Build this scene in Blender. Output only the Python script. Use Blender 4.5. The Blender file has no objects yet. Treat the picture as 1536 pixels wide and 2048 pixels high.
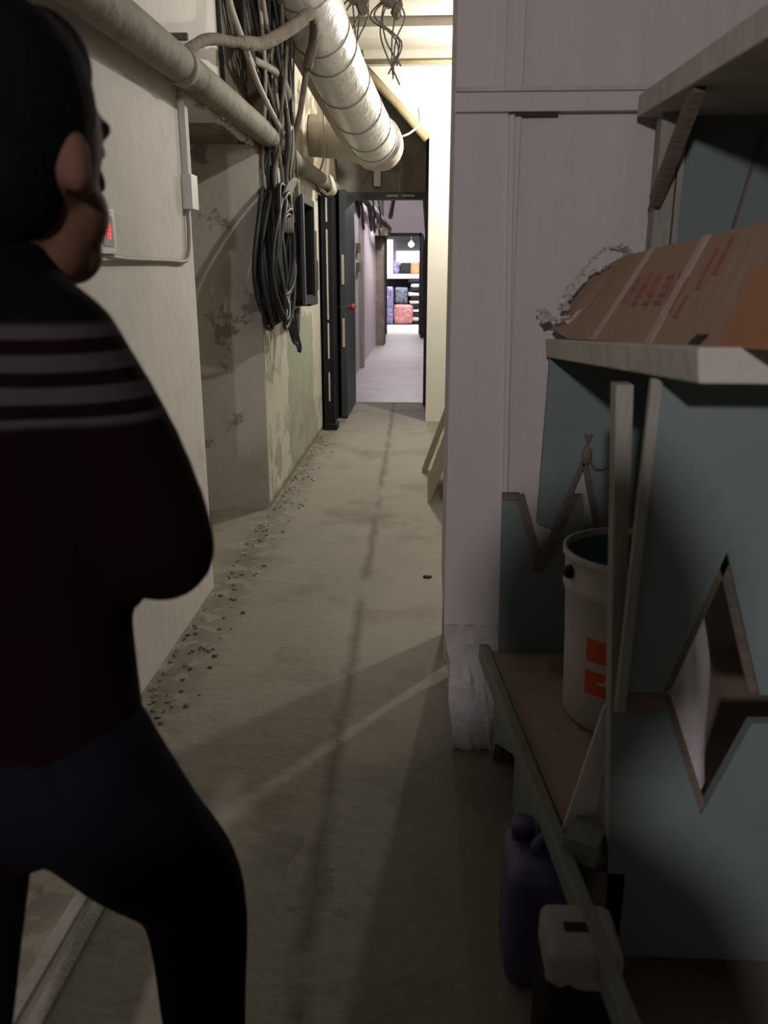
import bpy, bmesh, math, random
from mathutils import Vector, Matrix
random.seed(7)
R = math.radians
S = bpy.context.scene
COL = S.collection

# ------------------------------------------------------------------ camera, world, lights, exposure
cam_d = bpy.data.cameras.new('camera'); cam = bpy.data.objects.new('camera', cam_d); COL.objects.link(cam)
cam.location = (0, 0, 1.35); cam.rotation_euler = (R(90 - 16.3), 0, R(2.9))
cam_d.sensor_width = 36; cam_d.sensor_fit = 'AUTO'; cam_d.lens = 29.0
cam_d.clip_start = 0.02; cam_d.clip_end = 80
cam_d.dof.use_dof = True; cam_d.dof.focus_distance = 4.2; cam_d.dof.aperture_fstop = 4.6
S.camera = cam
w = bpy.data.worlds.new('world'); S.world = w; w.use_nodes = True
w.node_tree.nodes['Background'].inputs[0].default_value = (0.5, 0.45, 0.45, 1)
w.node_tree.nodes['Background'].inputs[1].default_value = 0.0015
S.view_settings.view_transform = 'Standard'; S.view_settings.look = 'None'
S.view_settings.exposure = 0.0; S.view_settings.gamma = 1.0; S.view_settings.use_curve_mapping = False

def lamp(name, loc, power, color, radius):
    d = bpy.data.lights.new(name, 'POINT'); d.energy = power; d.color = color; d.shadow_soft_size = radius
    o = bpy.data.objects.new(name, d); COL.objects.link(o); o.location = loc
    return o
def area(name, loc, rot, power, color, sx, sy):
    d = bpy.data.lights.new(name, 'AREA'); d.energy = power; d.color = color
    d.shape = 'RECTANGLE'; d.size = sx; d.size_y = sy
    o = bpy.data.objects.new(name, d); COL.objects.link(o); o.location = loc; o.rotation_euler = rot
    return o
lamp('side_bulb_lamp', (0.86, 3.80, 2.80), 64, (1.0, 0.96, 0.885), 0.03)
lamp('door_bulb_lamp', (0.55, 6.80, 2.55), 140, (1.0, 0.955, 0.86), 0.04)
lamp('front_room_lamp', (-0.33, -1.55, 2.0), 135, (1.0, 0.91, 0.92), 0.05)
lamp('inner_corridor_lamp', (-0.30, 14.3, 2.85), 230, (1.0, 0.92, 0.96), 0.08)
lamp('inner_entry_lamp', (-0.22, 10.9, 2.85), 60, (1.0, 0.94, 0.95), 0.08)  # fill added to brighten the near left wall of the inner corridor
area('shop_tube_lamp', (-0.4, 21.3, 2.95), (0, 0, 0), 260, (1.0, 0.97, 1.0), 2.2, 2.6)

# ------------------------------------------------------------------ materials
def mat(name, col, rough=0.8, col2=None, scale=6.0, amt=0.5, bump=0.0, bscale=None, metallic=0.0, spec=0.3,
        stretch=(1, 1, 1), stain=None, stain_scale=2.0, stain_pos=0.58, stain_w=0.1, detail=6):
    m = bpy.data.materials.new(name); m.use_nodes = True
    nt = m.node_tree; N = nt.nodes; L = nt.links
    b = N['Principled BSDF']
    b.inputs['Roughness'].default_value = rough; b.inputs['Metallic'].default_value = metallic
    b.inputs['Specular IOR Level'].default_value = spec
    tc = N.new('ShaderNodeTexCoord'); mp = N.new('ShaderNodeMapping'); mp.inputs['Scale'].default_value = stretch
    L.new(tc.outputs['Object'], mp.inputs['Vector'])
    nz = N.new('ShaderNodeTexNoise'); nz.inputs['Scale'].default_value = scale; nz.inputs['Detail'].default_value = detail
    nz.inputs['Roughness'].default_value = 0.65
    L.new(mp.outputs[0], nz.inputs['Vector'])
    c2 = col2 or tuple(c * 0.72 for c in col)
    rp = N.new('ShaderNodeValToRGB'); rp.color_ramp.elements[0].position = 0.5 - 0.5 * (1 - amt) * 0.8 - 0.08
    rp.color_ramp.elements[1].position = 0.5 + 0.5 * (1 - amt) * 0.8 + 0.08
    rp.color_ramp.elements[0].color = (*c2, 1); rp.color_ramp.elements[1].color = (*col, 1)
    L.new(nz.outputs['Fac'], rp.inputs[0])
    out = rp.outputs[0]
    if stain:
        n2 = N.new('ShaderNodeTexNoise'); n2.inputs['Scale'].default_value = stain_scale; n2.inputs['Detail'].default_value = 9
        n2.inputs['Roughness'].default_value = 0.7
        L.new(mp.outputs[0], n2.inputs['Vector'])
        r2 = N.new('ShaderNodeValToRGB'); r2.color_ramp.elements[0].position = stain_pos; r2.color_ramp.elements[1].position = stain_pos + stain_w
        L.new(n2.outputs['Fac'], r2.inputs[0])
        mx = N.new('ShaderNodeMixRGB'); mx.inputs[2].default_value = (*stain, 1)
        L.new(r2.outputs[0], mx.inputs[0]); L.new(out, mx.inputs[1]); out = mx.outputs[0]
    L.new(out, b.inputs['Base Color'])
    if bump:
        n3 = N.new('ShaderNodeTexNoise'); n3.inputs['Scale'].default_value = bscale or scale * 4; n3.inputs['Detail'].default_value = 8
        L.new(mp.outputs[0], n3.inputs['Vector'])
        bp = N.new('ShaderNodeBump'); bp.inputs['Strength'].default_value = bump; bp.inputs['Distance'].default_value = 0.02
        L.new(n3.outputs['Fac'], bp.inputs['Height']); L.new(bp.outputs[0], b.inputs['Normal'])
    m['out'] = ''
    return m
def base_socket(m):
    b = m.node_tree.nodes['Principled BSDF'].inputs['Base Color']
    return b.links[0].from_socket, b
def nmath(nt, op, a, b=None, clamp=False):
    n = nt.nodes.new('ShaderNodeMath'); n.operation = op; n.use_clamp = clamp
    for i, v in enumerate((a, b)):
        if v is None: continue
        if isinstance(v, (int, float)): n.inputs[i].default_value = v
        else: nt.links.new(v, n.inputs[i])
    return n.outputs[0]
def overlay(m, fac, col):
    src, dst = base_socket(m); nt = m.node_tree
    mx = nt.nodes.new('ShaderNodeMixRGB'); mx.inputs[2].default_value = (*col, 1)
    nt.links.new(fac, mx.inputs[0]); nt.links.new(src, mx.inputs[1]); nt.links.new(mx.outputs[0], dst)
def coords(m):
    nt = m.node_tree; tc = nt.nodes.new('ShaderNodeTexCoord'); s = nt.nodes.new('ShaderNodeSeparateXYZ')
    nt.links.new(tc.outputs['Object'], s.inputs[0]); return s.outputs, tc.outputs['Object']
def noise(m, vec, scale, detail=5):
    n = m.node_tree.nodes.new('ShaderNodeTexNoise'); n.inputs['Scale'].default_value = scale; n.inputs['Detail'].default_value = detail
    m.node_tree.links.new(vec, n.inputs['Vector']); return n.outputs['Fac']
def band(m, v, lo, hi, soft):      # 1 inside lo..hi with soft edges
    nt = m.node_tree
    a = nmath(nt, 'DIVIDE', nmath(nt, 'SUBTRACT', v, lo), soft, True)
    b = nmath(nt, 'DIVIDE', nmath(nt, 'SUBTRACT', hi, v), soft, True)
    return nmath(nt, 'MULTIPLY', a, b, True)
def emit(name, col, strength):
    m = bpy.data.materials.new(name); m.use_nodes = True
    b = m.node_tree.nodes['Principled BSDF']; b.inputs['Base Color'].default_value = (*col, 1)
    b.inputs['Emission Color'].default_value = (*col, 1); b.inputs['Emission Strength'].default_value = strength
    return m

M = {}
M['plaster'] = mat('old_plaster', (0.63, 0.60, 0.565), 0.9, (0.54, 0.515, 0.485), 3.0, 0.3, 0.25, 14, stain=(0.25, 0.235, 0.205), stain_scale=1.7, stain_pos=0.60, stain_w=0.22)
# far left wall: pale plaster with a grey green painted patch and worn, peeled areas low down
mf = mat('peeling_plaster', (0.50, 0.475, 0.40), 0.9, (0.41, 0.39, 0.32), 4.0, 0.3, 0.35, 16, stain=(0.27, 0.22, 0.15), stain_scale=2.4, stain_pos=0.60, stain_w=0.10)
(x_, y_, z_), vec = coords(mf); nt = mf.node_tree
jit = nmath(nt, 'MULTIPLY', nmath(nt, 'SUBTRACT', noise(mf, vec, 9), 0.5), 0.25)
g = nmath(nt, 'MULTIPLY', band(mf, nmath(nt, 'ADD', y_, jit), 5.45, 6.70, 0.02), band(mf, nmath(nt, 'ADD', z_, jit), -1, 1.05, 0.02))
overlay(mf, nmath(nt, 'MULTIPLY', g, 0.9), (0.27, 0.29, 0.22))
low = nmath(nt, 'MULTIPLY', band(mf, z_, -1, 0.75, 0.5), nmath(nt, 'GREATER_THAN', noise(mf, vec, 5, 8), 0.52))
overlay(mf, nmath(nt, 'MULTIPLY', low, 0.7), (0.24, 0.22, 0.18))
brown = nmath(nt, 'MULTIPLY', band(mf, z_, 1.8, 4, 0.4), nmath(nt, 'GREATER_THAN', noise(mf, vec, 3.2, 8), 0.48))
overlay(mf, nmath(nt, 'MULTIPLY', brown, 0.75), (0.20, 0.15, 0.09))
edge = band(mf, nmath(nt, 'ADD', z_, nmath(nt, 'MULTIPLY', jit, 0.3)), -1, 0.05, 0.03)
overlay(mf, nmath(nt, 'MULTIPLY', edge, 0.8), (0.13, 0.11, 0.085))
M['far_plaster'] = mf
M['niche'] = mat('patched_plaster', (0.46, 0.44, 0.39), 0.9, (0.37, 0.355, 0.305), 3.5, 0.3, 0.3, 14, stain=(0.22, 0.20, 0.165), stain_scale=3.2, stain_pos=0.57, stain_w=0.04)
M['dirty'] = mat('dirty_plaster', (0.26, 0.225, 0.18), 0.95, (0.12, 0.10, 0.075), 3.0, 0.6, 0.4, 12, stain=(0.10, 0.08, 0.06), stain_scale=4, stain_pos=0.55)
M['header'] = mat('raw_concrete', (0.26, 0.235, 0.19), 0.9, (0.18, 0.16, 0.13), 2.5, 0.4, 0.2, 10)
M['white'] = mat('white_wall_paint', (0.66, 0.63, 0.55), 0.85, (0.58, 0.54, 0.46), 2.5, 0.3, 0.15, 10, stain=(0.40, 0.33, 0.22), stain_scale=1.6, stain_pos=0.64, stain_w=0.08)
M['ceiling'] = mat('ceiling_paint', (0.45, 0.42, 0.36), 0.9, (0.33, 0.30, 0.25), 1.6, 0.4, 0.15, 8)
M['board'] = mat('white_boards', (0.56, 0.525, 0.52), 0.75, (0.47, 0.44, 0.435), 3.5, 0.2, 0.12, 16, stretch=(4, 4, 0.45), stain=(0.38, 0.36, 0.35), stain_scale=2.2, stain_pos=0.62, stain_w=0.25)
M['plinth'] = mat('rough_plinth', (0.55, 0.53, 0.53), 0.95, (0.40, 0.37, 0.36), 9, 0.5, 0.9, 18)
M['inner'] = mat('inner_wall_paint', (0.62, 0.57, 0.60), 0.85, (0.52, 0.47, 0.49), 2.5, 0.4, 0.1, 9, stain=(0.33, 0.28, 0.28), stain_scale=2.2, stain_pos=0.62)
M['dark_wall'] = mat('dark_dirty_wall', (0.10, 0.09, 0.085), 0.9)  # also darkens the unseen front room walls and ceiling to cut bounced light
# concrete floor: blotches, a dark groove along the corridor, dirt along the left wall
fl = mat('concrete_floor', (0.26, 0.24, 0.196), 0.8, (0.20, 0.184, 0.147), 2.2, 0.3, 0.25, 25, stain=(0.15, 0.132, 0.10), stain_scale=1.5, stain_pos=0.51, stain_w=0.16, spec=0.25)
(x_, y_, z_), vec = coords(fl); nt = fl.node_tree
line = nmath(nt, 'ADD', nmath(nt, 'MULTIPLY', y_, -0.0135), -0.215)
d = nmath(nt, 'ABSOLUTE', nmath(nt, 'ADD', nmath(nt, 'SUBTRACT', x_, line), nmath(nt, 'MULTIPLY', nmath(nt, 'SUBTRACT', noise(fl, vec, 6), 0.5), 0.05)))
gw = nmath(nt, 'MULTIPLY', noise(fl, vec, 4), 0.07)
gm = nmath(nt, 'SUBTRACT', 1.0, nmath(nt, 'DIVIDE', d, gw), True)
overlay(fl, nmath(nt, 'MULTIPLY', nmath(nt, 'MULTIPLY', gm, band(fl, noise(fl, vec, 1.7), 0.34, 2, 0.10)), 0.85), (0.10, 0.088, 0.066))
d2 = nmath(nt, 'SUBTRACT', 1.0, nmath(nt, 'DIVIDE', nmath(nt, 'ABSOLUTE', nmath(nt, 'ADD', x_, 0.86)), 0.16), True)
dirt = nmath(nt, 'MULTIPLY', d2, nmath(nt, 'GREATER_THAN', noise(fl, vec, 12, 8), 0.46))
overlay(fl, nmath(nt, 'MULTIPLY', dirt, 0.6), (0.105, 0.09, 0.068))
blotch = nmath(nt, 'MULTIPLY', band(fl, y_, 1.4, 2.05, 0.12), nmath(nt, 'GREATER_THAN', noise(fl, vec, 3.3, 8), 0.54))  # darker noise blotches on the near middle of the floor
overlay(fl, nmath(nt, 'MULTIPLY', nmath(nt, 'MULTIPLY', blotch, band(fl, x_, -0.4, 0.0, 0.1)), 0.55), (0.13, 0.115, 0.09))
M['floor'] = fl
M['inner_floor'] = mat('worn_inner_floor', (0.40, 0.37, 0.37), 0.5, (0.27, 0.245, 0.24), 3, 0.5, 0.3, 12, spec=0.4)
M['pipe'] = mat('painted_pipe', (0.29, 0.265, 0.22), 0.75, (0.14, 0.125, 0.09), 7, 0.5, 0.3, 20, stain=(0.08, 0.08, 0.05), stain_scale=3.5, stain_pos=0.54)
M['lagging'] = mat('dirty_lagging', (0.22, 0.185, 0.15), 0.9, (0.11, 0.09, 0.07), 9, 0.6, 0.6, 25)
M['brass'] = mat('ochre_pipe_paint', (0.36, 0.30, 0.17), 0.6, (0.22, 0.18, 0.10), 8, 0.4, 0.2)
M['foil'] = mat('duct_foil', (0.86, 0.84, 0.80), 0.38, (0.66, 0.64, 0.60), 9, 0.3, 0.5, 18, metallic=0.35, spec=0.5)
M['duct_grey'] = mat('duct_grey_jacket', (0.55, 0.51, 0.44), 0.6, (0.36, 0.33, 0.28), 6, 0.4, 0.4, 14)
M['seam'] = mat('duct_seam', (0.30, 0.27, 0.22), 0.6)
M['black'] = mat('black_plastic', (0.015, 0.015, 0.016), 0.55, (0.008, 0.008, 0.009))
M['cable_black'] = mat('black_cable', (0.035, 0.037, 0.040), 0.5, (0.018, 0.019, 0.02), 20)
M['cable_grey'] = mat('grey_cable', (0.20, 0.18, 0.15), 0.7, (0.08, 0.07, 0.055), 9)
M['cable_pale'] = mat('pale_cable', (0.52, 0.48, 0.40), 0.6, (0.36, 0.33, 0.27), 10)
M['door'] = mat('dark_steel_door', (0.055, 0.062, 0.068), 0.5, (0.035, 0.04, 0.044), 4)
M['door_black'] = mat('black_door', (0.012, 0.012, 0.013), 0.6)
M['yellow'] = mat('pale_tape', (0.50, 0.46, 0.33), 0.6)
M['red'] = mat('red_knob', (0.35, 0.04, 0.03), 0.35, spec=0.5)
M['whiteplastic'] = mat('white_plastic', (0.66, 0.64, 0.60), 0.5, (0.55, 0.53, 0.5), 6)
M['greyplastic'] = mat('grey_plastic', (0.30, 0.285, 0.26), 0.55, (0.24, 0.23, 0.21), 6)
M['led'] = emit('red_led', (1.0, 0.05, 0.06), 1.1)
M['blue'] = mat('pale_blue_green_paint', (0.18, 0.23, 0.222), 0.7, (0.14, 0.185, 0.178), 5, 0.4, 0.12, 18, stain=(0.14, 0.16, 0.15), stain_scale=4.5, stain_pos=0.66, stain_w=0.05)
M['raw'] = mat('raw_cut_wood', (0.19, 0.155, 0.12), 0.85, (0.11, 0.09, 0.07), 12, 0.5, 0.3, stretch=(1, 1, 4))
M['slat'] = mat('weathered_slat', (0.34, 0.33, 0.29), 0.8, (0.22, 0.21, 0.18), 8, 0.5, 0.3, stretch=(5, 5, 0.7), stain=(0.15, 0.18, 0.17), stain_scale=5, stain_pos=0.6)
M['plank'] = mat('painted_plank', (0.50, 0.485, 0.43), 0.8, (0.36, 0.345, 0.30), 6, 0.4, 0.25, stain=(0.24, 0.21, 0.17), stain_scale=5, stain_pos=0.62)
M['rail'] = mat('green_grey_rail', (0.24, 0.26, 0.22), 0.8, (0.16, 0.165, 0.13), 9, 0.5, 0.3)
M['shelfwood'] = mat('brown_shelf_board', (0.40, 0.33, 0.26), 0.85, (0.28, 0.225, 0.17), 4, 0.5, 0.2, stain=(0.17, 0.13, 0.09), stain_scale=4)
M['card'] = mat('cardboard', (0.33, 0.225, 0.16), 0.85, (0.28, 0.185, 0.13), 5, 0.3, 0.08)
M['card_in'] = mat('cardboard_orange_side', (0.42, 0.20, 0.10), 0.85)
M['print'] = mat('red_print', (0.26, 0.085, 0.07), 0.85, (0.25, 0.13, 0.10), 14, 0.6)
M['tape'] = mat('crumpled_tape', (0.60, 0.58, 0.55), 0.3, (0.30, 0.29, 0.28), 40, 0.6, 0.6, 60, spec=0.7)
M['packtape'] = mat('packing_tape', (0.40, 0.30, 0.23), 0.3, spec=0.6)
M['bucket'] = mat('bucket_plastic', (0.50, 0.46, 0.43), 0.55, (0.43, 0.395, 0.37), 5, 0.4, 0.05)
M['bucket_in'] = mat('green_residue', (0.06, 0.16, 0.145), 0.5, (0.04, 0.115, 0.105), 6)
M['orange'] = mat('orange_label', (0.62, 0.105, 0.02), 0.6, (0.52, 0.08, 0.015), 12)
M['bag'] = mat('white_plastic_bag', (0.62, 0.58, 0.58), 0.35, (0.50, 0.46, 0.46), 8, 0.4, 0.3, spec=0.6)
M['jerry'] = mat('blue_violet_plastic', (0.085, 0.075, 0.155), 0.45, (0.06, 0.053, 0.12), 6, spec=0.5)
M['jug'] = mat('dirty_pale_plastic', (0.34, 0.32, 0.30), 0.6, (0.25, 0.235, 0.22), 8)
M['tar'] = mat('black_rubble', (0.02, 0.02, 0.02), 0.9, (0.01, 0.01, 0.01), 20, bump=0.8)
M['plywood'] = mat('old_plywood', (0.33, 0.27, 0.20), 0.85, (0.22, 0.18, 0.13), 6, 0.5, 0.2, stretch=(4, 4, 0.8))
M['skin'] = mat('skin', (0.12, 0.058, 0.038), 0.8, (0.09, 0.042, 0.027), 8)
M['hair'] = mat('black_hair', (0.004, 0.004, 0.005), 0.9, spec=0.08, bump=0.3, bscale=60)
M['denim'] = mat('dark_denim', (0.005, 0.0065, 0.010), 0.95, (0.0032, 0.0042, 0.007), 20, spec=0.06)
M['shoe'] = mat('black_shoe', (0.015, 0.015, 0.015), 0.6)
jk = mat('maroon_jacket', (0.0065, 0.0016, 0.0022), 0.95, (0.0042, 0.0011, 0.0015), 8, bump=0.15, spec=0.05)
(x_, y_, z_), vec = coords(jk); nt = jk.node_tree
overlay(jk, band(jk, z_, 1.300, 3, 0.01), (0.0022, 0.0022, 0.0026))
st = nmath(nt, 'GREATER_THAN', nmath(nt, 'SINE', nmath(nt, 'MULTIPLY', z_, 2 * math.pi / 0.030)), -0.1)
overlay(jk, nmath(nt, 'MULTIPLY', nmath(nt, 'MULTIPLY', band(jk, z_, 1.205, 1.305, 0.006), st), 0.9), (0.036, 0.034, 0.034))
M['jacket'] = jk
M['rubble'] = mat('floor_rubble', (0.26, 0.235, 0.195), 0.95, (0.19, 0.17, 0.135), 30, 0.6, 0.3)
M['shopgrey'] = mat('shop_grey_wall', (0.16, 0.16, 0.17), 0.8)
M['shopfloor'] = mat('shop_pale_tile', (0.75, 0.75, 0.75), 0.3)
M['lightbox'] = emit('lit_panel', (1.0, 0.98, 0.98), 2.2)
M['cloth_white'] = mat('pale_cloth', (0.60, 0.60, 0.56), 0.9)
M['cloth_black'] = mat('black_cloth', (0.02, 0.02, 0.022), 0.9)
M['cloth_print'] = mat('grey_blue_print_cloth', (0.22, 0.27, 0.31), 0.9, (0.03, 0.04, 0.055), 18, 0.8)
M['cloth_blue'] = mat('blue_violet_print', (0.30, 0.27, 0.42), 0.8, (0.07, 0.07, 0.15), 12, 0.8, stain=(0.6, 0.56, 0.66), stain_scale=9)
M['cloth_red'] = mat('red_print_cloth', (0.50, 0.26, 0.24), 0.8, (0.36, 0.10, 0.10), 7, 0.8, stain=(0.8, 0.62, 0.58), stain_scale=10, stain_pos=0.56)
M['cloth_brown'] = mat('brown_cloth', (0.22, 0.13, 0.08), 0.9)
M['cloth_orange'] = mat('orange_cloth', (0.62, 0.25, 0.12), 0.9)

# ------------------------------------------------------------------ helpers
class B:
    def __init__(s): s.bm = bmesh.new()
    def box(s, x0, x1, y0, y1, z0, z1, bev=0):
        r = bmesh.ops.create_cube(s.bm, size=1)
        for v in r['verts']:
            v.co = Vector(((x0 + x1) / 2 + v.co.x * (x1 - x0), (y0 + y1) / 2 + v.co.y * (y1 - y0), (z0 + z1) / 2 + v.co.z * (z1 - z0)))
        if bev:
            es = list({e for v in r['verts'] for e in v.link_edges})
            bmesh.ops.bevel(s.bm, geom=es, offset=bev, segments=2, affect='EDGES', profile=0.7)
        return s
    def hexa(s, bot, top):          # 4 bottom corners and 4 top corners
        vb = [s.bm.verts.new(p) for p in bot]; vt = [s.bm.verts.new(p) for p in top]
        n = len(vb)
        s.bm.faces.new(vb[::-1]); s.bm.faces.new(vt)
        for i in range(n): s.bm.faces.new((vb[i], vb[(i + 1) % n], vt[(i + 1) % n], vt[i]))
        return s
    def prism(s, pts, off):         # planar polygon pushed along off
        off = Vector(off); a = [s.bm.verts.new(p) for p in pts]; b = [s.bm.verts.new(Vector(p) + off) for p in pts]
        n = len(pts); s.bm.faces.new(a); s.bm.faces.new(b[::-1])
        for i in range(n): s.bm.faces.new((a[(i + 1) % n], a[i], b[i], b[(i + 1) % n]))
        return s
    def bar(s, p, q, w, h, up=(0, 0, 1)):   # rectangular stick between two points
        p, q = Vector(p), Vector(q); d = (q - p).normalized(); u = Vector(up)
        a = d.cross(u).normalized(); c = a.cross(d).normalized()
        f = lambda o: [o + a * w / 2 * i + c * h / 2 * j for i, j in ((-1, -1), (1, -1), (1, 1), (-1, 1))]
        return s.hexa(f(p), f(q))
    def tube(s, pts, rad, seg=10, closed=False):
        pts = [Vector(p) for p in pts]; n = len(pts)
        rr = rad if isinstance(rad, (list, tuple)) else [rad] * n
        rings = []; prev = None
        for i, p in enumerate(pts):
            if closed: t = (pts[(i + 1) % n] - pts[i - 1]).normalized()
            else: t = (pts[min(i + 1, n - 1)] - pts[max(i - 1, 0)]).normalized()
            if prev is None:
                a = t.orthogonal().normalized()
            else:
                a = (prev - t * prev.dot(t)).normalized()
            prev = a; c = t.cross(a)
            rings.append([s.bm.verts.new(p + (a * math.cos(k * 2 * math.pi / seg) + c * math.sin(k * 2 * math.pi / seg)) * rr[i]) for k in range(seg)])
        m = n if closed else n - 1
        for i in range(m):
            r0, r1 = rings[i], rings[(i + 1) % n]
            for k in range(seg): s.bm.faces.new((r0[k], r0[(k + 1) % seg], r1[(k + 1) % seg], r1[k]))
        if not closed:
            s.bm.faces.new(rings[0][::-1]); s.bm.faces.new(rings[-1])
        return s
    def lathe(s, prof, c=(0, 0, 0), seg=40):
        rings = []
        for r, z in prof:
            rings.append([s.bm.verts.new((c[0] + r * math.cos(k * 2 * math.pi / seg), c[1] + r * math.sin(k * 2 * math.pi / seg), c[2] + z)) for k in range(seg)])
        for a, b in zip(rings, rings[1:]):
            for k in range(seg): s.bm.faces.new((a[k], a[(k + 1) % seg], b[(k + 1) % seg], b[k]))
        s.bm.faces.new(rings[0][::-1]); s.bm.faces.new(rings[-1])
        return s
    def ball(s, c, r, seg=16, scale=(1, 1, 1)):
        q = bmesh.ops.create_uvsphere(s.bm, u_segments=seg, v_segments=max(6, seg // 2 + 2), radius=1)
        for v in q['verts']: v.co = Vector(c) + Vector((v.co.x * r * scale[0], v.co.y * r * scale[1], v.co.z * r * scale[2]))
        return s
    def limb(s, pts, rad):          # chain of overlapping balls and cones, for later voxel union
        s.tube(smooth(pts, 4) if len(pts) > 2 else pts, interp(rad, 4) if len(pts) > 2 else rad, 16)
        for p, r in zip(pts, rad): s.ball(p, r)
        return s
    def jitter(s, a, seed=1):
        rn = random.Random(seed)
        for v in s.bm.verts: v.co += Vector((rn.uniform(-a, a), rn.uniform(-a, a), rn.uniform(-a, a)))
        return s
    def build(s, name, m, parent=None, sm=False):
        bmesh.ops.recalc_face_normals(s.bm, faces=s.bm.faces)
        me = bpy.data.meshes.new(name); s.bm.to_mesh(me); s.bm.free()
        if sm:
            for p in me.polygons: p.use_smooth = True
        me.materials.append(m if not isinstance(m, str) else M[m])
        o = bpy.data.objects.new(name, me); COL.objects.link(o)
        if parent:
            o.parent = parent
            pw = Matrix.Translation(-world_loc(parent)); o.location = pw @ Vector((0, 0, 0))
        return o
def world_loc(o):
    v = Vector((0, 0, 0))
    while o: v += o.location; o = o.parent
    return v
def smooth(pts, n):
    pts = [Vector(p) for p in pts]; out = []
    for i in range(len(pts) - 1):
        p0, p1, p2, p3 = pts[max(i - 1, 0)], pts[i], pts[i + 1], pts[min(i + 2, len(pts) - 1)]
        for k in range(n):
            t = k / n
            out.append(0.5 * ((2 * p1) + (p2 - p0) * t + (2 * p0 - 5 * p1 + 4 * p2 - p3) * t * t + (3 * p1 - p0 - 3 * p2 + p3) * t ** 3))
    out.append(pts[-1]); return out
def interp(r, n):
    out = []
    for a, b in zip(r, r[1:]): out += [a + (b - a) * k / n for k in range(n)]
    return out + [r[-1]]
def tag(o, label, cat, group=None):
    o['label'] = label; o['category'] = cat
    if group: o['group'] = group
    return o
def thing(name, label, cat, loc, group=None):
    o = bpy.data.objects.new(name, None); COL.objects.link(o); o.location = loc; o.empty_display_size = 0.05
    return tag(o, label, cat, group)
def struct(name, b, m):
    o = b.build(name, m); o['kind'] = 'structure'; return o
def bake(o, *mods):                 # evaluate modifiers into the mesh
    for kind, kw in mods:
        md = o.modifiers.new(kind, kind)
        for k, v in kw.items(): setattr(md, k, v)
    dg = bpy.context.evaluated_depsgraph_get(); dg.update()
    me = bpy.data.meshes.new_from_object(o.evaluated_get(dg)); o.modifiers.clear(); o.data = me
    for p in me.polygons: p.use_smooth = True
    return o
def fuse(o, voxel=0.01, it=6):
    return bake(o, ('REMESH', dict(mode='VOXEL', voxel_size=voxel)), ('SMOOTH', dict(factor=0.5, iterations=it)))
def bevel(o, wdt=0.003):
    return o if not wdt else bake_flat(o, wdt)
def bake_flat(o, wdt):
    md = o.modifiers.new('BEVEL', 'BEVEL'); md.width = wdt; md.segments = 2; md.limit_method = 'ANGLE'
    dg = bpy.context.evaluated_depsgraph_get(); dg.update()
    me = bpy.data.meshes.new_from_object(o.evaluated_get(dg)); o.modifiers.clear(); o.data = me
    return o

CEIL = 3.08
# ------------------------------------------------------------------ setting
struct('floor', B().box(-3.4, 3.0, -6.1, 8.8, -0.1, 0), 'floor')
struct('floor_inner', B().box(-1.8, 0.6, 8.8, 18.7, -0.1, 0), 'inner_floor')
struct('floor_shop', B().box(-3.0, 2.5, 18.7, 26.4, -0.1, 0), 'shopfloor')
struct('ceiling', B().box(-3.4, 3.0, 2.2, 8.95, CEIL, CEIL + 0.1), 'ceiling')
struct('ceiling_front', B().box(-3.4, 3.0, -6.1, 2.2, CEIL, CEIL + 0.1), 'dark_wall')
struct('wall_left_near', B().box(-1.7, -0.93, 0.1, 3.39, 0, CEIL), 'plaster')
struct('wall_left_over_niche', B().box(-1.7, -0.93, 3.39, 3.98, 1.985, CEIL), 'plaster')
struct('wall_left_recess', B().box(-1.7, -1.0, 3.98, 4.95, 1.985, CEIL), 'dirty')
b = B(); rn = random.Random(3); pts = []     # ragged broken plaster edge under the pipe
for i in range(22):
    y = 3.40 + i * 0.058
    b.ball((-0.925, y, 1.985 + rn.uniform(-0.01, 0.012)), rn.uniform(0.012, 0.028), 8, (0.8, 1.6, 0.8))
struct('trim_broken_lintel', b, 'plaster')
# splayed far jamb of the niche
struct('wall_niche_back', B().box(-1.8, -1.62, 3.39, 4.7, 0, 1.985), 'niche')
struct('wall_niche_jamb', B().hexa([(-0.915, 4.66, 0), (-0.915, 5.0, 0), (-1.7, 5.0, 0), (-1.7, 4.50, 0)],
                                    [(-0.915, 4.66, 1.985), (-0.915, 5.0, 1.985), (-1.7, 5.0, 1.985), (-1.7, 4.50, 1.985)]), 'niche')
struct('wall_left_far', B().box(-1.7, -0.912, 4.672, 8.95, 0, 1.985).box(-1.7, -0.912, 4.95, 8.95, 1.985, CEIL), 'far_plaster')
# white wall ahead: opening with a slanted upper corner
struct('wall_ahead_white', B().prism([(0.0, 7.65, 0), (2.6, 7.65, 0), (2.6, 7.65, CEIL), (-0.60, 7.65, CEIL), (0.0, 7.65, 2.46)], (0, 0.16, 0)), 'white')
struct('wall_recess_right', B().box(0.0, 0.12, 7.81, 8.95, 0, CEIL), 'header')
struct('wall_header', B().box(-0.912, -0.80, 8.80, 8.95, 0, CEIL).box(-0.80, -0.03, 8.80, 8.95, 2.07, CEIL), 'header')
struct('wall_right_room', B().box(2.6, 2.7, 2.0, 7.65, 0, CEIL), 'header')  # unseen wall, given a dark finish to cut bounced light
struct('wall_right_front', B().box(2.6, 2.7, -6.0, 2.13, 0, CEIL), 'dark_wall')
struct('wall_left_front', B().box(-3.4, -3.3, -6.0, 0.1, 0, CEIL).box(-3.3, -1.7, 0.1, 0.2, 0, CEIL), 'dark_wall')
struct('wall_behind', B().box(-3.4, 2.7, -6.1, -6.0, 0, CEIL), 'dark_wall')
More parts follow.
